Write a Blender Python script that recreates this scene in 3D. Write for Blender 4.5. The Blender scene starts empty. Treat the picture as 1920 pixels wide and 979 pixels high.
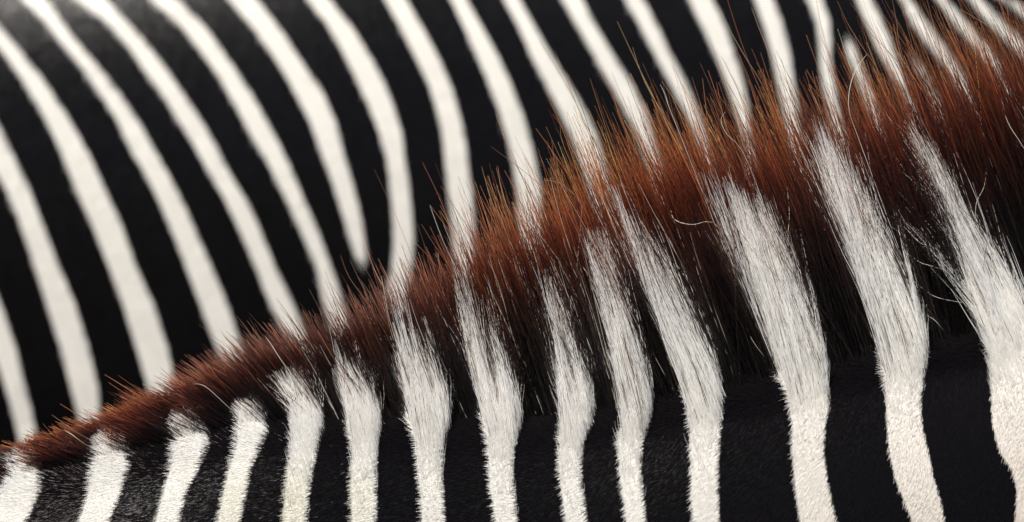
import bpy, math, random
import numpy as np
from mathutils import Vector

sc = bpy.context.scene
rng = np.random.default_rng(7)
random.seed(7)

# ------------------------------------------------------------------ camera, sky, sun
S = 0.00036            # metres per photograph pixel on the plane of the near crest
D = 4.5                # camera distance to that plane
CX, CY = 960.0, 489.5

cam_d = bpy.data.cameras.new("camera")
cam = bpy.data.objects.new("camera", cam_d)
sc.collection.objects.link(cam)
cam.location = (0, -D, 0)
cam.rotation_euler = (math.radians(90), 0, 0)
cam_d.sensor_width = 36
cam_d.lens = 36 * D / (1920 * S)
cam_d.clip_end = 100
cam_d.dof.use_dof = True
cam_d.dof.focus_distance = D - 0.01
cam_d.dof.aperture_fstop = 5.2
sc.camera = cam

SUN_EL, SUN_AZ = 48.0, -34.0       # azimuth from the camera's side (-Y), negative = from the left
el, az = math.radians(SUN_EL), math.radians(SUN_AZ)
sun_dir = Vector((math.sin(az) * math.cos(el), -math.cos(az) * math.cos(el), math.sin(el)))
world = bpy.data.worlds.new("World"); sc.world = world; world.use_nodes = True
nt = world.node_tree
bgn = nt.nodes["Background"]
sky = nt.nodes.new("ShaderNodeTexSky"); sky.sky_type = 'NISHITA'; sky.sun_disc = False
sky.sun_elevation = el
sky.sun_rotation = math.atan2(sun_dir.x, sun_dir.y)
nt.links.new(sky.outputs[0], bgn.inputs[0]); bgn.inputs[1].default_value = 0.06
sd = bpy.data.lights.new("sun", 'SUN'); so = bpy.data.objects.new("sun", sd)
sc.collection.objects.link(so)
sd.energy = 4.9; sd.angle = math.radians(0.5); sd.color = (1.0, 0.945, 0.87)
so.rotation_euler = sun_dir.to_track_quat('Z', 'Y').to_euler()
sc.view_settings.view_transform = 'Standard'; sc.view_settings.look = 'None'
sc.cycles.max_bounces = 16; sc.cycles.diffuse_bounces = 6; sc.cycles.glossy_bounces = 8; sc.cycles.transmission_bounces = 14
sc.view_settings.gamma = 1; sc.view_settings.exposure = 0.2

# ------------------------------------------------------------------ helpers
def to_px(X, Y, Z):
    k = D / (D + Y)
    return X * k / S + CX, CY - Z * k / S
def to_w(px, py, y):
    k = (D + y) / D
    return np.stack([(px - CX) * S * k, y + 0 * px, (CY - py) * S * k], -1)

def stripes_fn(tables):
    prepared = []
    for t in tables:
        a = np.array(t, float)
        a = a[np.argsort(a[:, 0])]
        prepared.append(a)
    def lin(y, ys, v):
        r = np.interp(y, ys, v)
        s0 = (v[1] - v[0]) / (ys[1] - ys[0]); s1 = (v[-1] - v[-2]) / (ys[-1] - ys[-2])
        r = np.where(y < ys[0], v[0] + s0 * (y - ys[0]), r)
        return np.where(y > ys[-1], v[-1] + s1 * (y - ys[-1]), r)
    def f(x, y):
        best = np.full(np.shape(x), -60.0)
        for a in prepared:
            ys = a[:, 0]
            closed0 = a[0, 2] - a[0, 1] < 8
            closed1 = a[-1, 2] - a[-1, 1] < 8
            L = lin(y, ys, a[:, 1]); R = lin(y, ys, a[:, 2])
            e = 3.0
            c = (L + R) / 2
            c2 = (lin(y + e, ys, a[:, 1]) + lin(y + e, ys, a[:, 2])) / 2
            sl = (c2 - c) / e
            v = np.minimum(x - L, R - x) / np.sqrt(1 + sl * sl)
            if closed0: v = np.minimum(v, (y - ys[0]) * 0.7)
            if closed1: v = np.minimum(v, (ys[-1] - y) * 0.7)
            best = np.maximum(best, v)
        return best
    return f

# near zebra: (row, left edge, right edge) of each white stripe of the coat
FRONT = [
 [(885,-105,-55),(979,-170,-95)],
 [(885,32,84),(920,5,78),(979,-30,50)],
 [(820,212,246),(840,203,249),(870,180,247),(900,172,238),(940,162,222),(979,148,205)],
 [(790,352,392),(815,343,396),(840,328,393),(870,322,378),(920,308,352),(979,292,338)],
 [(765,468,502),(785,460,506),(810,450,505),(840,444,490),(880,430,472),(930,418,462),(979,408,452)],
 [(755,560,600),(775,556,607),(800,551,609),(840,548,597),(880,540,588),(930,535,580),(979,530,578)],
 [(750,652,714),(770,654,719),(800,655,718),(830,662,710),(870,660,708),(920,658,707),(979,660,707)],
 [(750,762,846),(770,764,849),(800,770,846),(830,782,834),(870,783,830),(920,788,832),(979,792,836)],
 [(740,892,976),(770,900,981),(800,912,980),(830,918,968),(870,917,962),(920,920,966),(979,930,972)],
 [(740,1050,1116),(770,1057,1120),(800,1060,1110),(830,1052,1095),(860,1048,1092),(900,1050,1092),(979,1062,1102)],
 [(720,1158,1222),(740,1165,1228),(770,1172,1226),(800,1172,1218),(830,1160,1206),(880,1162,1202),(930,1168,1208),(979,1175,1213)],
 [(680,1275,1352),(700,1282,1358),(740,1290,1359),(780,1296,1356),(830,1294,1350),(880,1296,1348),(930,1296,1348),(979,1300,1350)],
 [(650,1440,1548),(670,1450,1552),(700,1460,1553),(730,1478,1556),(760,1482,1557),(800,1486,1548),(850,1486,1545),(900,1490,1552),(979,1500,1570)],
 [(610,1630,1738),(630,1640,1742),(660,1655,1745),(700,1660,1735),(750,1662,1728),(800,1664,1730),(850,1668,1742),(900,1680,1752),(940,1696,1765),(979,1712,1772)],
 [(570,1832,1925),(590,1845,1932),(620,1855,1950),(680,1858,1965),(740,1858,1960),(800,1862,1965),(850,1876,1975),(880,1898,1985),(920,1907,1990),(979,1903,1995)],
 [(540,2050,2150),(640,2085,2165),(780,2080,2150),(979,2110,2180)],
 [(520,2270,2370),(640,2300,2390),(979,2330,2410)],
]
REAR = [
 [(400,-290,-240),(640,-190,-140),(824,-120,-75)],
 [(553,-45,0),(640,-22,31),(711,0,48),(757,15,60),(824,31,74),(870,40,86)],
 [(230,-70,0),(342,0,55),(400,26,77),(487,56,110),(563,80,143),(655,110,171),(727,128,188),(793,146,192),(850,155,200)],
 [(-20,-110,-60),(41,-50,0),(97,0,45),(148,36,86),(215,77,130),(286,110,170),(357,138,203),(424,169,234),(500,199,260),(568,225,292),(665,255,322),(727,273,332),(790,290,345)],
 [(-20,15,80),(0,38,97),(41,80,123),(77,107,150),(133,153,197),(179,184,233),(225,215,264),(281,240,295),(332,271,324),(398,303,357),(477,335,391),(563,368,428),(645,398,456),(700,425,470),(760,445,490)],
 [(-20,110,190),(0,138,209),(46,200,250),(87,235,286),(133,266,321),(179,301,351),(230,332,385),(271,358,409),(322,386,434),(383,421,472),(444,450,498),(500,474,520),(543,490,542),(599,516,567),(650,540,590),(700,560,610)],
 [(-20,255,320),(0,278,342),(46,332,388),(97,372,424),(148,408,460),(199,437,490),(255,467,521),(306,497,546),(368,529,572),(424,555,597),(500,588,626),(560,600,645),(600,612,658),(680,635,680)],
 [(-20,405,470),(0,424,490),(61,477,536),(117,515,572),(168,545,608),(225,575,633),(286,597,648),(337,617,664),(398,636,679),(460,655,689),(490,666,691),(508,679,684)],
 [(-20,555,610),(0,572,626),(51,612,666),(102,640,697),(148,663,723),(199,687,743),(250,707,758),(296,720,763),(347,726,771),(398,731,776),(444,733,779),(500,730,776),(540,722,770),(600,715,760),(680,700,745)],
 [(-20,705,758),(0,717,768),(56,748,800),(107,774,827),(158,799,849),(204,814,863),(255,825,876),(306,830,881),(357,835,888),(415,843,893),(475,848,894),(560,850,893),(650,850,890)],
 [(-20,830,872),(0,840,881),(48,864,907),(102,888,937),(158,912,963),(209,932,983),(260,947,998),(306,957,1008),(357,965,1019),(434,970,1019),(520,968,1012),(620,965,1005)],
 [(-20,930,970),(0,940,980),(46,965,1006),(102,990,1037),(158,1019,1073),(209,1046,1103),(260,1070,1125),(310,1088,1139),(370,1105,1150),(480,1125,1165),(600,1135,1175)],
 [(-20,1040,1088),(0,1049,1098),(48,1078,1122),(100,1107,1153),(150,1136,1186),(200,1164,1211),(245,1187,1226),(300,1208,1241),(352,1222,1250),(420,1235,1262),(520,1250,1280)],
 [(-20,1157,1200),(0,1167,1212),(41,1192,1234),(92,1218,1258),(148,1248,1288),(204,1279,1312),(250,1300,1328),(300,1318,1340),(400,1340,1365),(500,1355,1385)],
 [(-20,1278,1332),(0,1288,1342),(48,1312,1364),(100,1336,1381),(150,1356,1397),(204,1374,1408),(255,1390,1412),(350,1400,1425),(450,1410,1440)],
 [(-20,1404,1447),(0,1411,1455),(51,1429,1474),(102,1444,1486),(155,1454,1493),(204,1464,1500),(260,1475,1506),(400,1490,1520)],
 [(-20,1502,1538),(0,1510,1547),(36,1526,1559),(75,1531,1562),(117,1533,1562),(168,1541,1571),(210,1550,1577),(260,1562,1590),(400,1580,1610)],
 [(58,1585,1588),(68,1579,1597),(100,1585,1611),(140,1602,1627),(180,1617,1642),(260,1640,1668),(380,1665,1695)],
 [(-20,1593,1630),(0,1602,1640),(48,1623,1663),(95,1643,1681),(127,1662,1694),(170,1686,1708),(250,1712,1738),(380,1740,1770)],
 [(90,1705,1709),(100,1703,1720),(130,1716,1737),(163,1733,1754),(250,1765,1790)],
 [(-20,1674,1700),(0,1686,1713),(35,1703,1738),(72,1727,1765),(108,1756,1792),(140,1782,1811),(220,1825,1850),(320,1870,1895)],
 [(-20,1738,1767),(0,1753,1782),(35,1780,1812),(68,1805,1841),(102,1835,1868),(143,1865,1888),(220,1905,1930)],
 [(-20,1795,1828),(0,1815,1848),(35,1843,1881),(63,1871,1910),(110,1915,1950),(180,1965,1995)],
 [(-20,1845,1880),(0,1876,1910),(33,1917,1955),(80,1965,2005)],
 [(-20,1925,1960),(33,1990,2028),(80,2045,2085)],
 [(-20,2010,2045),(33,2075,2113),(80,2130,2170)],
]
front_stripe = stripes_fn(FRONT)
rear_stripe = stripes_fn(REAR)

BASE = np.array([(-700,985),(-300,925),(-100,900),(0,882),(100,864),(200,846),(330,812),(450,787),(560,773),(680,773),(800,774),(900,774),(1050,768),(1150,756),(1300,727),(1450,698),(1600,662),(1750,630),(1900,598),(2050,565),(2200,535),(2700,460)], float)
def base_py(px): return np.interp(px, BASE[:, 0], BASE[:, 1])
def crest_px_y(px):
    k = np.array([-45, -30, -15, 0, 15, 30, 45]); return sum(base_py(px + a) for a in k) / 7 - 16

# section of the near neck below its crest
H_, W_ = 0.46, 0.095
def front_y0(X):            # the neck bends gently away from the lens to the right
    return 0.10 * np.clip(X - 0.12, 0, None) ** 1.3
def front_surface(px, s):
    """s 0..1: crest to throat on the near side, 1..2 back up on the far side"""
    X = (px - CX) * S
    th = s * math.pi
    zc = (CY - crest_px_y(px)) * S
    H = H_ + 0.06 * np.clip(-X, 0, 1)
    taper = 1.0
    y = -W_ * np.sin(th) * taper
    z = zc - H / 2 * (1 - np.cos(th))
    return X, y + front_y0(X), z

def shade(n, l=None):
    n.use_nodes = True
    return n.node_tree

def coat_material(name, noise_amp, soft, black=(0.0028, 0.0026, 0.0034), white=(0.76, 0.745, 0.715), hair_scale=900, spec=0.15):
    m = bpy.data.materials.new(name); m.use_nodes = True
    t = m.node_tree; N = t.nodes; Lk = t.links
    b = N["Principled BSDF"]
    at = N.new("ShaderNodeAttribute"); at.attribute_name = "stripe"
    tc = N.new("ShaderNodeTexCoord")
    mp = N.new("ShaderNodeMapping"); mp.inputs['Scale'].default_value = (0.25, 0.6, 1.0)
    Lk.new(tc.outputs['Object'], mp.inputs[0])
    ns = N.new("ShaderNodeTexNoise"); ns.inputs['Scale'].default_value = hair_scale; ns.inputs['Detail'].default_value = 2
    Lk.new(mp.outputs[0], ns.inputs['Vector'])
    sub = N.new("ShaderNodeMath"); sub.operation = 'SUBTRACT'; sub.inputs[1].default_value = 0.5
    mul = N.new("ShaderNodeMath"); mul.operation = 'MULTIPLY'; mul.inputs[1].default_value = noise_amp
    add = N.new("ShaderNodeMath"); add.operation = 'ADD'
    Lk.new(ns.outputs['Fac'], sub.inputs[0]); Lk.new(sub.outputs[0], mul.inputs[0])
    Lk.new(mul.outputs[0], add.inputs[0]); Lk.new(at.outputs['Fac'], add.inputs[1])
    mr = N.new("ShaderNodeMapRange"); mr.inputs['From Min'].default_value = -soft; mr.inputs['From Max'].default_value = soft
    Lk.new(add.outputs[0], mr.inputs['Value'])
    big = N.new("ShaderNodeTexNoise"); big.inputs['Scale'].default_value = 14; big.inputs['Detail'].default_value = 6
    Lk.new(tc.outputs['Object'], big.inputs['Vector'])
    wr = N.new("ShaderNodeMix"); wr.data_type = 'RGBA'
    wr.inputs['A'].default_value = (*white, 1); wr.inputs['B'].default_value = (white[0]*.93, white[1]*.9, white[2]*.85, 1)
    Lk.new(big.outputs['Fac'], wr.inputs['Factor'])
    mx = N.new("ShaderNodeMix"); mx.data_type = 'RGBA'
    mx.inputs['A'].default_value = (*black, 1)
    Lk.new(mr.outputs[0], mx.inputs['Factor']); Lk.new(wr.outputs['Result'], mx.inputs['B'])
    Lk.new(mx.outputs['Result'], b.inputs['Base Color'])
    b.inputs['Roughness'].default_value = 0.27
    b.inputs['Specular IOR Level'].default_value = spec
    bp = N.new("ShaderNodeBump"); bp.inputs['Strength'].default_value = 0.2; bp.inputs['Distance'].default_value = 0.0012
    Lk.new(ns.outputs['Fac'], bp.inputs['Height']); Lk.new(bp.outputs[0], b.inputs['Normal'])
    return m

def grid_mesh(name, P, closed_v, stripe, mat, parent, mid=None):
    """P (nu, nv, 3); v closed round the section; ends closed with fans"""
    nu, nv = P.shape[:2]
    verts = P.reshape(-1, 3)
    i = np.arange(nu - 1)[:, None]; j = np.arange(nv)[None, :]
    j2 = (j + 1) % nv
    quads = np.stack(np.broadcast_arrays(i * nv + j, i * nv + j2, (i + 1) * nv + j2, (i + 1) * nv + j), -1).reshape(-1, 4)
    e0 = P[0].mean(0); e1 = P[-1].mean(0)
    verts = np.vstack([verts, e0, e1]); a, b = nu * nv, nu * nv + 1
    jj = np.arange(nv); jn = (jj + 1) % nv
    tris = [(a, int(q), int(p)) for p, q in zip(jj, jn)] + [(b, int((nu-1)*nv+p), int((nu-1)*nv+q)) for p, q in zip(jj, jn)]
    me = bpy.data.meshes.new(name)
    me.from_pydata(verts.tolist(), [], quads.tolist() + tris)
    me.shade_smooth()
    at = me.attributes.new("stripe", 'FLOAT', 'POINT')
    at.data.foreach_set('value', np.append(stripe.reshape(-1), [-20, -20]).astype(np.float32))
    me.materials.append(mat)
    o = bpy.data.objects.new(name, me); sc.collection.objects.link(o); o.parent = parent
    return o

def thing(name, loc, label, cat):
    o = bpy.data.objects.new(name, None); sc.collection.objects.link(o)
    o["label"] = label; o["category"] = cat
    o.empty_display_size = 0.1
    return o

# ------------------------------------------------------------------ hair
def hair_material(name, rough=0.32, radial=0.45, mixdiff=0.35, ior=1.5):
    m = bpy.data.materials.new(name); m.use_nodes = True
    t = m.node_tree; N = t.nodes; Lk = t.links
    N.remove(N["Principled BSDF"])
    out = [n for n in N if n.type == 'OUTPUT_MATERIAL'][0]
    at = N.new("ShaderNodeAttribute"); at.attribute_name = "hair_colour"
    h = N.new("ShaderNodeBsdfHairPrincipled"); h.model = 'CHIANG'; h.parametrization = 'COLOR'
    Lk.new(at.outputs['Color'], h.inputs['Color'])
    h.inputs['Roughness'].default_value = rough
    h.inputs['Radial Roughness'].default_value = radial
    h.inputs['Random Roughness'].default_value = 0.25
    h.inputs['IOR'].default_value = ior
    d = N.new("ShaderNodeBsdfDiffuse"); Lk.new(at.outputs['Color'], d.inputs['Color'])
    mx = N.new("ShaderNodeMixShader"); mx.inputs[0].default_value = mixdiff
    Lk.new(h.outputs[0], mx.inputs[1]); Lk.new(d.outputs[0], mx.inputs[2])
    Lk.new(mx.outputs[0], out.inputs['Surface'])
    return m

def hair_object(name, pts, rad, col, mat, parent, kind=None):
    """pts (n,k,3), rad (n,k), col (n,k,3)"""
    n, k = pts.shape[:2]
    hc = bpy.data.hair_curves.new(name)
    hc.add_curves([k] * n)
    hc.attributes['position'].data.foreach_set('vector', pts.astype(np.float32).ravel())
    ra = hc.attributes.get('radius') or hc.attributes.new('radius', 'FLOAT', 'POINT')
    ra.data.foreach_set('value', rad.astype(np.float32).ravel())
    ca = hc.attributes.new('hair_colour', 'FLOAT_COLOR', 'POINT')
    rgba = np.concatenate([col, np.ones((n, k, 1))], -1)
    ca.data.foreach_set('color', rgba.astype(np.float32).ravel())
    hc.materials.append(mat)
    o = bpy.data.objects.new(name, hc); sc.collection.objects.link(o); o.parent = parent
    if kind: o["kind"] = kind
    return o

def strands(R, T, K, bow, wig):
    """quadratic arcs from roots R to tips T with a bow and a little waviness"""
    n = len(R)
    t = np.linspace(0, 1, K)[None, :, None]
    M = (R + T) / 2 + bow
    P = (1 - t) ** 2 * R[:, None] + 2 * t * (1 - t) * M[:, None] + t ** 2 * T[:, None]
    ph = rng.uniform(0, 6.28, (n, 1, 3)); fr = rng.uniform(0.5, 1.6, (n, 1, 1))
    P = P + np.sin(ph + t * 6.28 * fr) * t * wig[:, None, None]
    return P

def lerp_col(stops, t):
    ts = [s[0] for s in stops]
    return np.stack([np.interp(t, ts, [s[1][c] for s in stops]) for c in range(3)], -1)

def near_root(px, y):
    """point on the crest at photograph column px and depth offset y"""
    X = (px - CX) * S
    yy = np.clip(y, -W_ * .98, W_ * .98)
    th = np.arcsin(np.abs(yy) / W_)
    z = (CY - crest_px_y(px)) * S - (H_ + 0.06 * np.clip(-X, 0, 1)) / 2 * (1 - np.cos(th))
    return np.stack([X, y + front_y0(X), z], -1)

mat_rear = coat_material("rear_coat", 1.5, 1.6, hair_scale=500)
mat_front = coat_material("front_coat", 8.0, 2.0, hair_scale=900, spec=0.07, white=(0.62, 0.605, 0.575))
mat_fur = hair_material("coat_hair", rough=0.38, mixdiff=0.88, ior=1.3)
mat_mane = hair_material("mane_hair", rough=0.24, radial=0.35, mixdiff=0.35)
mat_white = hair_material("white_mane_hair", rough=0.4, radial=0.6, mixdiff=0.62)

# ------------------------------------------------------------------ rear zebra (out of focus)
rear = thing("zebra", (0, 0, 0), "blurred zebra flank with slanting black and white stripes behind the brown mane", "zebra")
nu, nv = 300, 300
xs = np.linspace(-1.0, 1.0, nu)
th = np.linspace(0, 2 * math.pi, nv, endpoint=False)
X = np.repeat(xs[:, None], nv, 1); TH = np.repeat(th[None, :], nu, 0)
zc = 0.045 + 0.06 * X
endf = np.clip(1 - (np.abs(X) / 1.03) ** 8, 0.05, 1) ** 0.5
rz = (0.40 + 0.045 * np.clip(X + 0.4, -0.6, 2)) * endf
ry = (0.30 + 0.02 * X) * endf
sn, cs = np.sin(TH), np.cos(TH)
Yb = 1.12 + 0.26 * np.clip(-X - 0.08, 0, 2) ** 2 - ry * np.sign(sn) * np.abs(sn) ** np.where(cs < 0.2, 0.95 - 0.45 * np.clip((0.2 - cs) / 0.5, 0, 1), 0.95)
Zb = zc + rz * cs
PX, PY = to_px(X, Yb, Zb)
st = np.where(np.sin(TH) > -0.05, rear_stripe(PX, PY), rear_stripe(PX + 37, PY)) - 4.6
grid_mesh("body", np.stack([X, Yb, Zb], -1), True, st, mat_rear, rear)

NR = 200000
hx = rng.uniform(-0.46, 0.46, NR); ht = rng.uniform(0.22, 1.95, NR)
def rear_surface(X, TH):
    e_ = np.clip(1 - (np.abs(X) / 1.03) ** 8, 0.05, 1) ** 0.5
    a_ = (0.40 + 0.045 * np.clip(X + 0.4, -0.6, 2)) * e_; b_ = (0.30 + 0.02 * X) * e_
    sn, cs = np.sin(TH), np.cos(TH)
    y = 1.12 + 0.26 * np.clip(-X - 0.08, 0, 2) ** 2 - b_ * np.abs(sn) ** np.where(cs < 0.2, 0.95 - 0.45 * np.clip((0.2 - cs) / 0.5, 0, 1), 0.95)
    return np.stack([X, y, 0.045 + 0.06 * X + a_ * cs], -1)
R = rear_surface(hx, ht)
du = rear_surface(hx + 1e-3, ht) - R; dv = rear_surface(hx, ht + 1e-3) - R
du /= np.linalg.norm(du, axis=1, keepdims=True); dv /= np.linalg.norm(dv, axis=1, keepdims=True)
nr = np.cross(du, dv); nr *= np.sign(-nr[:, 1:2]); nr /= np.linalg.norm(nr, axis=1, keepdims=True)
qx, qy = to_px(R[:, 0], R[:, 1], R[:, 2])
an = np.radians(276 + 22 * np.clip(1.3 - ht, 0, 1.2) + 6 * np.sin(hx * 9 + ht * 2) + rng.normal(0, 8, NR))
ln = 0.0060 * rng.uniform(.7, 1.3, NR)
dr = np.cos(an)[:, None] * du - np.sin(an)[:, None] * dv + 0.12 * nr
T = R + dr * ln[:, None] - nr * (ln * .1)[:, None]
P = strands(R, T, 4, nr * (ln * .12)[:, None], ln * .03)
wh = rear_stripe(qx, qy) - 4.6 + rng.normal(0, 1.2, NR) > 0
c_ = np.where(wh[:, None], np.array([0.81, 0.795, 0.765]) * rng.uniform(.95, 1.03, (NR, 1)), np.array([0.0045, 0.004, 0.0048]) * rng.uniform(.6, 1.8, (NR, 1)))
rear_hair = (P, np.repeat(np.array([[.00015, .00014, .0001, .00004]]), NR, 0), np.repeat(c_[:, None], 4, 1))
hair_object("coat_hair", *rear_hair, mat_fur, rear, "stuff")

# ------------------------------------------------------------------ near zebra
near = thing("zebra", (0, 0, 0), "sharp zebra neck in front with upright brown and white mane", "zebra")
pxs = np.arange(-520, 2480, 8.0)
s1 = np.concatenate([np.linspace(0, 0.5, 110), np.linspace(0.5, 1.5, 60)[1:-1], np.linspace(1.5, 2, 110)[:-1]])
PXg = np.repeat(pxs[:, None], len(s1), 1); Sg = np.repeat(s1[None, :], len(pxs), 0)
Xs, Ys, Zs = front_surface(PXg, Sg)
# round the two cut ends so that the body closes
u = (PXg - pxs[0]) / (pxs[-1] - pxs[0])
ef = np.clip(1 - np.abs(2 * u - 1) ** 40, 0.15, 1) ** 0.5
zm = (Zs.max(1, keepdims=True) + Zs.min(1, keepdims=True)) / 2
Zs = zm + (Zs - zm) * ef; Ys = front_y0(Xs) + (Ys - front_y0(Xs)) * ef
qx, qy = to_px(Xs, Ys, Zs)
grid_mesh("body", np.stack([Xs, Ys, Zs], -1), True, front_stripe(qx, qy), mat_front, near)

# short coat hair on the near side of the neck
NF = 190000
fx = rng.uniform(-60, 1990, NF); fs = rng.uniform(0.03, 0.44, NF) 
Xf, Yf, Zf = front_surface(fx, fs)
e = 1e-3
X2, Y2, Z2 = front_surface(fx + 1, fs); X3, Y3, Z3 = front_surface(fx, fs + e)
R = np.stack([Xf, Yf, Zf], -1)
du = np.stack([X2, Y2, Z2], -1) - R; dv = np.stack([X3, Y3, Z3], -1) - R     # right, down
du /= np.linalg.norm(du, axis=1, keepdims=True)
nrm = np.cross(dv, du); nrm /= np.linalg.norm(nrm, axis=1, keepdims=True)
nrm *= np.sign(-nrm[:, 1:2])
dn = np.cross(nrm, du); dn *= np.sign(-dn[:, 2:3]); dn /= np.linalg.norm(dn, axis=1, keepdims=True)
rx, ry_ = to_px(Xf, Yf, Zf)
keep = ry_ < 1010
below = np.clip((ry_ - base_py(rx)) / 85, 0, 1)
ang_far = np.interp(rx, [0, 300, 1000, 1400, 1750, 1950], [178, 180, 195, 215, 242, 246])
ang0 = np.interp(rx, [0, 700, 1950], [135, 112, 112])
ang = ang0 + (ang_far - ang0) * (below ** 1.2) + rng.normal(0, 7.5, NF)
patch = np.sin(rx * 0.013 + ry_ * 0.02) * 8 + np.sin(rx * 0.041 - ry_ * 0.03) * 5
ang = np.radians(ang + patch)
length = np.interp(below, [0, 0.35, 1], [0.015, 0.0068, 0.0039]) * rng.uniform(0.7, 1.25, NF)
lift = np.interp(below, [0, 1], [0.34, 0.08]) * rng.uniform(0.5, 1.5, NF)
dirv = np.cos(ang)[:, None] * du - np.sin(ang)[:, None] * dn + lift[:, None] * nrm
T = R + dirv * length[:, None] - nrm * (length * 0.10)[:, None]
bow = nrm * (length * 0.14)[:, None]
P = strands(R, T, 4, bow, length * 0.03)
isw = front_stripe(rx, ry_) + rng.normal(0, 1.6, NF) > 0
tt = np.repeat(np.linspace(0, 1, 4)[None], NF, 0)
white_stain = np.clip(np.sin(rx * 0.006 + 1.2) * np.sin(ry_ * 0.02), 0, 1)
warm = np.interp(rx, [1200, 1900], [0, 1])[:, None] * np.interp(ry_, [620, 950], [0, 1])[:, None]  # pinkish shade at lower right, put into the white hair colour
wcol = np.array([0.79, 0.78, 0.755]) * (1 - warm) + np.array([0.67, 0.59, 0.52]) * warm
grn = np.exp(-((rx - 560) / 170.0) ** 2) * np.interp(ry_, [850, 930], [0, 1])
wcol = wcol * (1 - 0.8 * grn[:, None]) + np.array([0.68, 0.67, 0.52]) * 0.8 * grn[:, None]
wc = np.repeat(wcol[:, None], 4, 1) * rng.uniform(0.93, 1.04, (NF, 1, 1))
bc = np.repeat(np.array([[[0.0040, 0.0034, 0.0042]]]), NF, 0) * (1 + 0.8 * tt[..., None]) * rng.uniform(0.7, 1.35, (NF, 1, 1))
# sun sparkle on the black coat at left, painted as scattered pale hairs
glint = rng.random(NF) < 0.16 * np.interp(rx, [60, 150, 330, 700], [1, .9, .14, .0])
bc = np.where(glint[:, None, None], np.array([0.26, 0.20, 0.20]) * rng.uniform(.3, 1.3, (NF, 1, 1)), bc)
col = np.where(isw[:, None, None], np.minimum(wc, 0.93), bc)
rad = np.repeat(np.array([[0.00012, 0.00011, 0.00008, 0.00003]]), NF, 0)
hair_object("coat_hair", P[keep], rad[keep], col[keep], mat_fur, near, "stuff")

# ---- mane guides: root column -> tip position of the full height
G = np.array([(-300,-400,905),(-100,-195,880),(0,-75,857),(100,28,824),(200,120,792),(330,232,746),(450,345,694),(560,458,634),(680,588,580),(800,716,528),
 (900,812,470),(1000,890,410),(1090,962,352),(1200,1050,292),(1350,1178,235),(1450,1262,206),(1550,1370,182),(1650,1470,158),(1750,1568,128),
 (1850,1664,98),(1950,1756,66),(2050,1850,34),(2150,1950,2),(2300,2100,-45),(2500,2300,-90)], float)
def guide_tip(px): return np.interp(px, G[:, 0], G[:, 1]), np.interp(px, G[:, 0], G[:, 2])

def smooth_noise(x, scale, seed):
    r = np.random.default_rng(seed); tab = r.uniform(-1, 1, 4096)
    q = x / scale + 1000; i = np.floor(q).astype(int); f = q - i; f = f * f * (3 - 2 * f)
    return tab[i % 4096] * (1 - f) + tab[(i + 1) % 4096] * f

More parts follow.
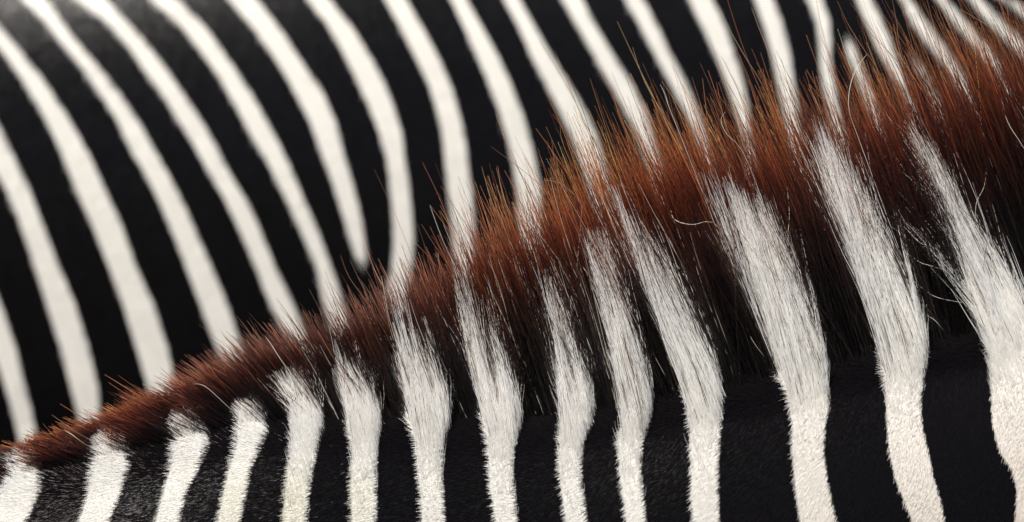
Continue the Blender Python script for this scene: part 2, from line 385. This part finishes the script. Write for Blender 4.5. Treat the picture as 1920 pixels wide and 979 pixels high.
def build_dark(n, y_lo, y_hi, f_lo, f_hi, seed, skip_white, radius, K=8):
    global rng
    px = rng.uniform(-90, 2280, n)
    y = rng.uniform(y_lo, y_hi, n)
    if skip_white:
        w = (front_stripe(px, base_py(px) + 4) > -2) & (rng.random(n) > np.where(px > 1250, .06, .13))
        m = ~w | (y > -0.013); px, y = px[m], y[m]; n = len(px)
    # locks
    cs_ = 11.0
    cid = np.floor(px / cs_ + rng.normal(0, .35, n)).astype(int) * 7 + np.floor((y + 0.03) / 0.007).astype(int)
    cr = np.random.default_rng(seed); c_len = cr.normal(0, 1, 20000); c_ang = cr.normal(0, 1, 20000); c_y = cr.normal(0, 1, 20000)
    ci = (cid + 3000) % 20000
    ccx = (np.floor(px / cs_) + .5) * cs_
    cw = np.interp(px, [350, 700], [.5, .82]); tx, ty = guide_tip(px * (1 - cw) + ccx * cw)
    rootp = near_root(px, y)
    by = crest_px_y(px)
    f = f_lo + (f_hi - f_lo) * rng.beta(1.5, 1.5, n)
    big = smooth_noise(px, 46, seed + 5) * 0.05 + smooth_noise(px, 120, seed + 9) * 0.05
    f = f * (1 + 0.13 * c_len[ci] + big)
    spike = rng.random(n) < 0.028
    f = np.where(spike, f * rng.uniform(1.08, 1.35, n), f)
    dx = (tx - px) * f; dy = (ty - by) * f
    L = np.hypot(dx, dy)
    a = np.radians(3.0 * c_ang[ci] + rng.normal(0, 1, n) * np.where(rng.random(n) < .22, 9.5, 2.4))
    dx, dy = dx * np.cos(a) - dy * np.sin(a), dx * np.sin(a) + dy * np.cos(a)
    Lm = L * S
    T = rootp + np.stack([dx * S, (y * 0.35 + 0.006 * c_y[ci]) * np.clip(Lm / 0.1, .3, 1.3) + rng.normal(0, 0.03, n) * Lm, -dy * S], -1)
    k = rng.normal(0.02, 0.035, n) + 0.012 * c_ang[ci]
    bow = np.stack([dy * S * k * -1, 0 * k, -dx * S * k], -1)
    P = strands(rootp, T, K, bow, Lm * 0.012)
    t = np.linspace(0, 1, K)[None]
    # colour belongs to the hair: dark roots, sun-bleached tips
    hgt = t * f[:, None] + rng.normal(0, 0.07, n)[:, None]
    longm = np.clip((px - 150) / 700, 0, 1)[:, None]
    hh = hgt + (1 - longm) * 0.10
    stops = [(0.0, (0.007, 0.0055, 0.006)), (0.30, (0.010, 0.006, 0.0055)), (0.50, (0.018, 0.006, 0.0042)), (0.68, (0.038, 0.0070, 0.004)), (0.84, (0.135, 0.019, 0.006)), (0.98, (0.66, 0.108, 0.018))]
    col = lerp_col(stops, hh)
    col = col * np.exp(rng.normal(-0.45, 0.85, (n, 1, 1))) * np.exp(0.38 * c_y[(ci * 3) % 20000])[:, None, None]
    red = np.interp(px, [0, 280, 520, 780, 1180], [0, .1, .7, .75, 0])[:, None, None]
    lum = col.mean(-1, keepdims=True)
    col = col * (1 - red) + red * lum * np.array([1.45, 0.60, 0.46]) * 0.5
    gold = (rng.random(n) < np.where((px > 350) & (px < 950), .06, .15))[:, None, None] * np.clip(hh - 0.5, 0, 1)[..., None]
    col = col + gold * np.array([0.72, 0.17, 0.04])
    pale = (rng.random(n) < .022 * np.interp(px, [450, 750, 1200, 1400], [0, 1, 1, .2])) & (y < 0)  # bright glints in the mane, painted as a few near-white hairs
    col = np.where(pale[:, None, None], np.array([0.90, 0.80, 0.68]), col)
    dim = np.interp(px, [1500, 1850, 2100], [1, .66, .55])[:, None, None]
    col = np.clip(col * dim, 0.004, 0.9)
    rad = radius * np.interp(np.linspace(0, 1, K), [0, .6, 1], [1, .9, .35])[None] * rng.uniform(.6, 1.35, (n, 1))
    return P, rad, col

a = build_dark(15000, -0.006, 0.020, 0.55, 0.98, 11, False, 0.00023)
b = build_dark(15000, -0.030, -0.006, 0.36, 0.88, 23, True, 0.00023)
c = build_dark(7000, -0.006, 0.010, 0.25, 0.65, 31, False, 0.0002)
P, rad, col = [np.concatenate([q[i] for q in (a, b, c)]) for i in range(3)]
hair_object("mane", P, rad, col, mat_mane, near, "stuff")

# ---- white tufts, one for each stripe that runs up into the mane
TUFTS = [  # root left, root right, row, tip left, tip right, hairs, shortest share
 (30,86,(4,866),(58,868),900,.45,"short white tuft at the far left end of the mane"),
 (200,250,(170,812),(218,808),900,.45,"short white tuft topping the second stripe from the left"),
 (340,397,(308,772),(364,768),900,.45,"short white tuft topping the third stripe from the left"),
 (458,508,(430,744),(476,740),900,.42,"short white tuft topping the fourth stripe from the left"),
 (552,610,(518,696),(572,690),950,.40,"small ragged white tuft topping the fifth stripe from the left"),
 (652,720,(600,615),(672,630),1000,.18,"thin white tuft fading upward into brown mane"),
 (762,850,(708,535),(805,560),1700,.25,"speckled white tuft fading into reddish brown mane"),
 (896,982,(836,440),(925,520),2000,.28,"white tuft with long thin strands reaching the mane edge"),
 (1050,1120,(958,420),(1048,500),1800,.30,"narrow speckled white tuft in the middle of the mane"),
 (1160,1230,(1082,405),(1152,460),1900,.40,"frayed white tuft left of the long parted one"),
 (1278,1360,(1118,335),(1222,415),2400,.52,"long white tuft parted into slanting locks"),
 (1448,1556,(1322,310),(1462,350),3000,.52,"broad white tuft split by dark gaps"),
 (1638,1747,(1504,215),(1645,320),3200,.52,"tallest bright white tuft fanned at its tip"),
 (1842,1945,(1642,205),(1815,300),3800,.55,"loose cream tuft with stray hairs at the right"),
 (1117,1126,(1000,430),(1065,450),420,.2,"sparse line of pale glinting hairs beside the narrow tuft"),
 (1846,1886,(1688,395),(1738,470),520,.5,"ragged wisps fanning left from the base of the loose cream tuft"),
 (2050,2160,(1912,190),(2025,230),2300,.6,"white tuft cut by the right edge"),
]
def white_tuft(k, rl, rr, tl, tr, n, fmin, label):
    big_one = k > 9
    n3 = n * 4
    px = rng.uniform(rl - 14, rr + 14, n3)
    ylo = -0.048 if k > 4 else -0.028
    y = rng.uniform(ylo, -0.008, n3)
    root = near_root(px, y)
    rx_, ry0_ = to_px(root[:, 0], root[:, 1], root[:, 2])
    ok = front_stripe(rx_, np.maximum(ry0_, base_py(rx_) - 8)) + rng.normal(0, 2.0, n3) > 0
    if rr - rl < 20: ok = (np.abs(px - (rl + rr) / 2) < (rr - rl) / 2) & (y > -0.017)
    uu = np.clip((px - rl) / (rr - rl), -.05, 1.05)
    if big_one:     # dense on the leaning side, thin and parted on the other
        ok &= (uu < .6) | (rng.random(n3) < .30)
    ok &= rng.random(n3) < np.interp(y, [-0.054, -0.040, -0.022, 0], [.08, .4, 1, 1])
    sel = np.flatnonzero(ok)[:n]; n = len(sel)
    px, y, root, u, ry0_ = px[sel], y[sel], root[sel], uu[sel], ry0_[sel]
    low = np.clip((-y - 0.018) / 0.020, 0, 1)       # hairs rooted lower on the neck are shorter
    nl = 4 if rr - rl < 75 else 6
    cr = np.random.default_rng(100 + k)
    lu = (np.arange(nl) + .5) / nl + cr.normal(0, .35 / nl, nl)
    lf = 1 - np.abs(cr.normal(0, .17, nl)); lf[: max(1, nl // 3)] *= 1.03
    li = np.argmin(np.abs(u[:, None] + rng.normal(0, .035, n)[:, None] - lu[None]), 1)
    cl = 0.89
    ut = u * (1 - cl) + lu[li] * cl
    # some roots near the seam keep to their own way so that gaps stay ragged
    ut = np.where(rng.random(n) < .08, u + rng.normal(0, .15, n), ut)
    bx = px; by = ry0_
    tx = tl[0] + (tr[0] - tl[0]) * ut; ty = tl[1] + (tr[1] - tl[1]) * ut
    f = (fmin + (1 - fmin) * rng.beta(1.1 if fmin < .4 else 1.25, 2.2 if fmin < .4 else 1.0, n)) * lf[li] * (1 - .92 * low * rng.random(n) ** .25) * 1.08
    dx = (tx - bx) * f; dy = (ty - by) * f
    long_ = np.hypot(tl[0] - rl, tl[1] - by.mean()) * S
    a = np.radians(rng.normal(0, 1, n) * (np.where(rng.random(n) < .16, 4.5, .95) if long_ > .05 else 13) + cr.normal(0, 2, nl)[li])
    dx, dy = dx * np.cos(a) - dy * np.sin(a), dx * np.sin(a) + dy * np.cos(a)
    Lm = np.hypot(dx, dy) * S
    yo = -0.011 * np.clip(Lm / .08, 0, 1) + rng.normal(0, .025, n) * Lm + cr.normal(0, .003, nl)[li] * np.clip(Lm / .08, 0, 1)
    T = root + np.stack([dx * S, yo, -dy * S], -1)
    kk = rng.normal(0.015, 0.03, n) + cr.normal(0, .02, nl)[li]
    bow = np.stack([-dy * S * kk, -0.03 * Lm, -dx * S * kk], -1)
    K = 8
    P = strands(root, T, K, bow, Lm * 0.01)
    t = np.linspace(0, 1, K)[None]
    c0 = np.array([0.985, 0.965, 0.925]); c1 = np.array([0.99, 0.98, 0.955])
    col = c0 + (c1 - c0) * t[..., None] + np.zeros((n, 1, 1))
    tip = np.clip((t * f[:, None] - rng.uniform(.95, 1.3, n)[:, None]) / .2, 0, 1)[..., None]
    col = col * (1 - tip) + np.array([0.55, 0.33, 0.18]) * tip
    dk = (rng.random(n) < 0.09)[:, None, None]
    col = np.where(dk, np.array([0.06, 0.035, 0.025]) * (0.5 + t[..., None]), col)
    col = np.clip(col * rng.uniform(.95, 1.02, (n, 1, 1)), 0, .99)
    rad = 0.00023 * np.interp(np.linspace(0, 1, K), [0, .6, 1], [1, .8, .2])[None] * rng.uniform(.7, 1.3, (n, 1))
    # short hairs round the roots, where the coat lengthens into the mane
    if k > 3 and rr - rl > 20:
        n2 = 1500
        px2 = rng.uniform(rl - 22, rr + 22, n2 * 5); y2 = -0.010 - 0.062 * rng.beta(1.15, 1.9, n2 * 5)
        r2 = near_root(px2, y2); rx2, ry2 = to_px(r2[:, 0], r2[:, 1], r2[:, 2])
        sel2 = np.flatnonzero(front_stripe(rx2, np.maximum(ry2, base_py(rx2) - 8)) + rng.normal(0, 1.5, len(px2)) > 0.5)[:n2]
        r2, y2, px2 = r2[sel2], y2[sel2], px2[sel2]; n2 = len(sel2)
        up = np.clip((y2 + 0.066) / 0.045, 0, 1)
        L2 = (0.008 + 0.026 * up ** 1.5 * min(1, long_ / .08)) * rng.uniform(.6, 1.2, n2)
        lean = np.arctan2((tl[0] + tr[0]) / 2 - (rl + rr) / 2, by.mean() - (tl[1] + tr[1]) / 2) * (0.35 + .65 * up) + rng.normal(0, .10, n2)
        T2 = r2 + np.stack([np.sin(lean) * L2, -L2 * (.45 - .30 * up), np.cos(lean) * L2], -1)
        P2 = strands(r2, T2, K, np.stack([0 * L2, -L2 * .10, 0 * L2], -1), L2 * .02)
        P = np.concatenate([P, P2])
        rad = np.concatenate([rad, 0.00014 * np.interp(np.linspace(0, 1, K), [0, .6, 1], [1, .8, .2])[None] * rng.uniform(.7, 1.2, (n2, 1))])
        col = np.concatenate([col, np.clip(np.array([0.94, 0.925, 0.895]) * rng.uniform(.93, 1.03, (n2, 1, 1)) + np.zeros((n2, K, 1)), 0, .98)])
    o = hair_object("white_tuft", P, rad, col, mat_white, near, "stuff")
    o["label"] = label
for k, (rl, rr, tl, tr, n, fm, lab) in enumerate(TUFTS):
    white_tuft(k, rl, rr, tl, tr, int(n * (.62 if k > 4 else 1)), fm if fm < .5 else fm - .04, lab)

# ---- single hairs that stand clear of the rest (tip first, then down to the root)
PALE, GOLD, RUST = (0.85, 0.80, 0.70), (0.62, 0.33, 0.13), (0.40, 0.14, 0.05)
STRAYS = [
 ([(1258,395),(1262,408),(1275,417),(1300,421),(1325,416),(1345,425),(1375,480)], PALE, .00028),
 ([(1626,101),(1610,122),(1597,150),(1591,185),(1594,215),(1610,260)], PALE, .00028),
 ([(1412,560),(1400,580),(1399,610),(1412,640),(1432,668)], PALE, .0002),
 ([(1345,8),(1372,62),(1398,108),(1425,152),(1460,230)], GOLD, .00022),
 ([(1409,14),(1422,50),(1436,85),(1446,118),(1470,200)], GOLD, .00026),
 ([(1186,88),(1196,120),(1212,160),(1238,205),(1290,300)], GOLD, .00024),
 ([(1238,158),(1248,180),(1256,205),(1290,290)], PALE, .00022),
 ([(1570,2),(1590,45),(1618,90),(1645,130),(1690,220)], RUST, .00024),
 ([(1672,-5),(1681,40),(1688,90),(1720,180)], RUST, .0002),
 ([(1802,18),(1832,36),(1860,56),(1900,110)], GOLD, .00024),
 ([(903,312),(912,345),(925,385),(950,440)], GOLD, .00024),
 ([(934,312),(938,345),(950,385),(975,440)], GOLD, .00022),
 ([(1060,248),(1070,275),(1090,310),(1120,370)], GOLD, .00022),
 ([(1020,338),(1045,342),(1065,355),(1100,400)], GOLD, .00022),
 ([(1150,170),(1160,215),(1180,260),(1215,330)], RUST, .00022),
 ([(1050,235),(1053,260),(1068,300),(1100,360)], RUST, .0002),
 ([(825,385),(838,410),(850,450),(880,520)], GOLD, .00022),
 ([(806,384),(810,396),(830,450),(870,540)], PALE, .00016),
 ([(672,520),(690,545),(712,585),(750,650)], RUST, .0002),
 ([(638,478),(655,520),(690,570),(730,640)], RUST, .0002),
 ([(97,778),(120,794),(145,812),(175,828)], GOLD, .00022),
 ([(120,806),(135,815),(158,832),(180,842)], PALE, .00026),
 ([(362,720),(376,721),(392,730),(430,765)], PALE, .0002),
 ([(498,632),(508,645),(525,672),(560,720)], PALE, .00024),
 ([(443,592),(460,612),(480,640),(530,710)], RUST, .00018),
 ([(1672,405),(1700,430),(1725,455),(1765,475)], PALE, .00018),
 ([(1690,460),(1722,490),(1750,500),(1800,520)], PALE, .00018),
 ([(1700,515),(1735,545),(1765,560),(1840,575)], PALE, .0002),
 ([(1735,590),(1752,600),(1768,618),(1775,628)], PALE, .00016),
 ([(1850,315),(1845,350),(1830,385),(1835,430)], PALE, .00018),
 ([(1878,185),(1890,230),(1915,270),(1950,330)], PALE, .0002),
 ([(1759,280),(1762,310),(1775,350),(1800,400)], PALE, .0002),
 ([(1475,345),(1480,400),(1478,460),(1495,540)], PALE, .00018),
 ([(1360,210),(1352,225),(1362,250),(1400,300)], PALE, .00018),
]
def catmull(p, m):
    p = np.vstack([2 * p[0] - p[1], p, 2 * p[-1] - p[-2]]); out = []
    for i in range(1, len(p) - 2):
        for t in np.linspace(0, 1, m, endpoint=False):
            out.append(.5 * ((2 * p[i]) + (-p[i-1] + p[i+1]) * t + (2*p[i-1] - 5*p[i] + 4*p[i+1] - p[i+2]) * t*t + (-p[i-1] + 3*p[i] - 3*p[i+1] + p[i+2]) * t**3))
    out.append(p[-2]); return np.array(out)
for pts, c_, r_ in STRAYS:
    r_ *= .66
    p = np.array(pts, float)
    yb = float(base_py(p[-1, 0]))
    if p[-1, 1] < yb - 20:          # carry it on down to the crest along the lie of the mane
        q = p[-1].copy()
        roots = np.linspace(q[0], q[0] + 250, 60); gx, gy = guide_tip(roots); ry0 = base_py(roots)
        tpar = (ry0 - q[1]) / (ry0 - gy)
        k = int(np.argmin(np.abs(roots + (gx - roots) * tpar - q[0])))
        p = np.vstack([p, [(q[0] + roots[k]) / 2, (q[1] + ry0[k]) / 2], [roots[k], ry0[k] + 2]])
    pp = catmull(p, 6)[::-1]
    n = len(pp); t = np.linspace(0, 1, n)
    front = 1.0 if c_ is PALE else 0.2
    y = -0.016 - 0.018 * front * np.sin(np.pi * np.clip(t * .9, 0, 1)) + random.uniform(-.002, .002)
    W = to_w(pp[:, 0], pp[:, 1], y + front_y0((pp[:, 0] - CX) * S))
    rad = r_ * np.interp(t, [0, .7, 1], [.8, 1, .35])
    col = np.array(c_)[None] * np.interp(t, [0, .3, .7, 1], [.25 if c_ is not PALE else .9, .35 if c_ is not PALE else .95, 1, 1.05])[:, None]
    hair_object("stray_hair", W[None], rad[None], np.clip(col, 0, .95)[None], mat_mane if c_ is not PALE else mat_white, near)
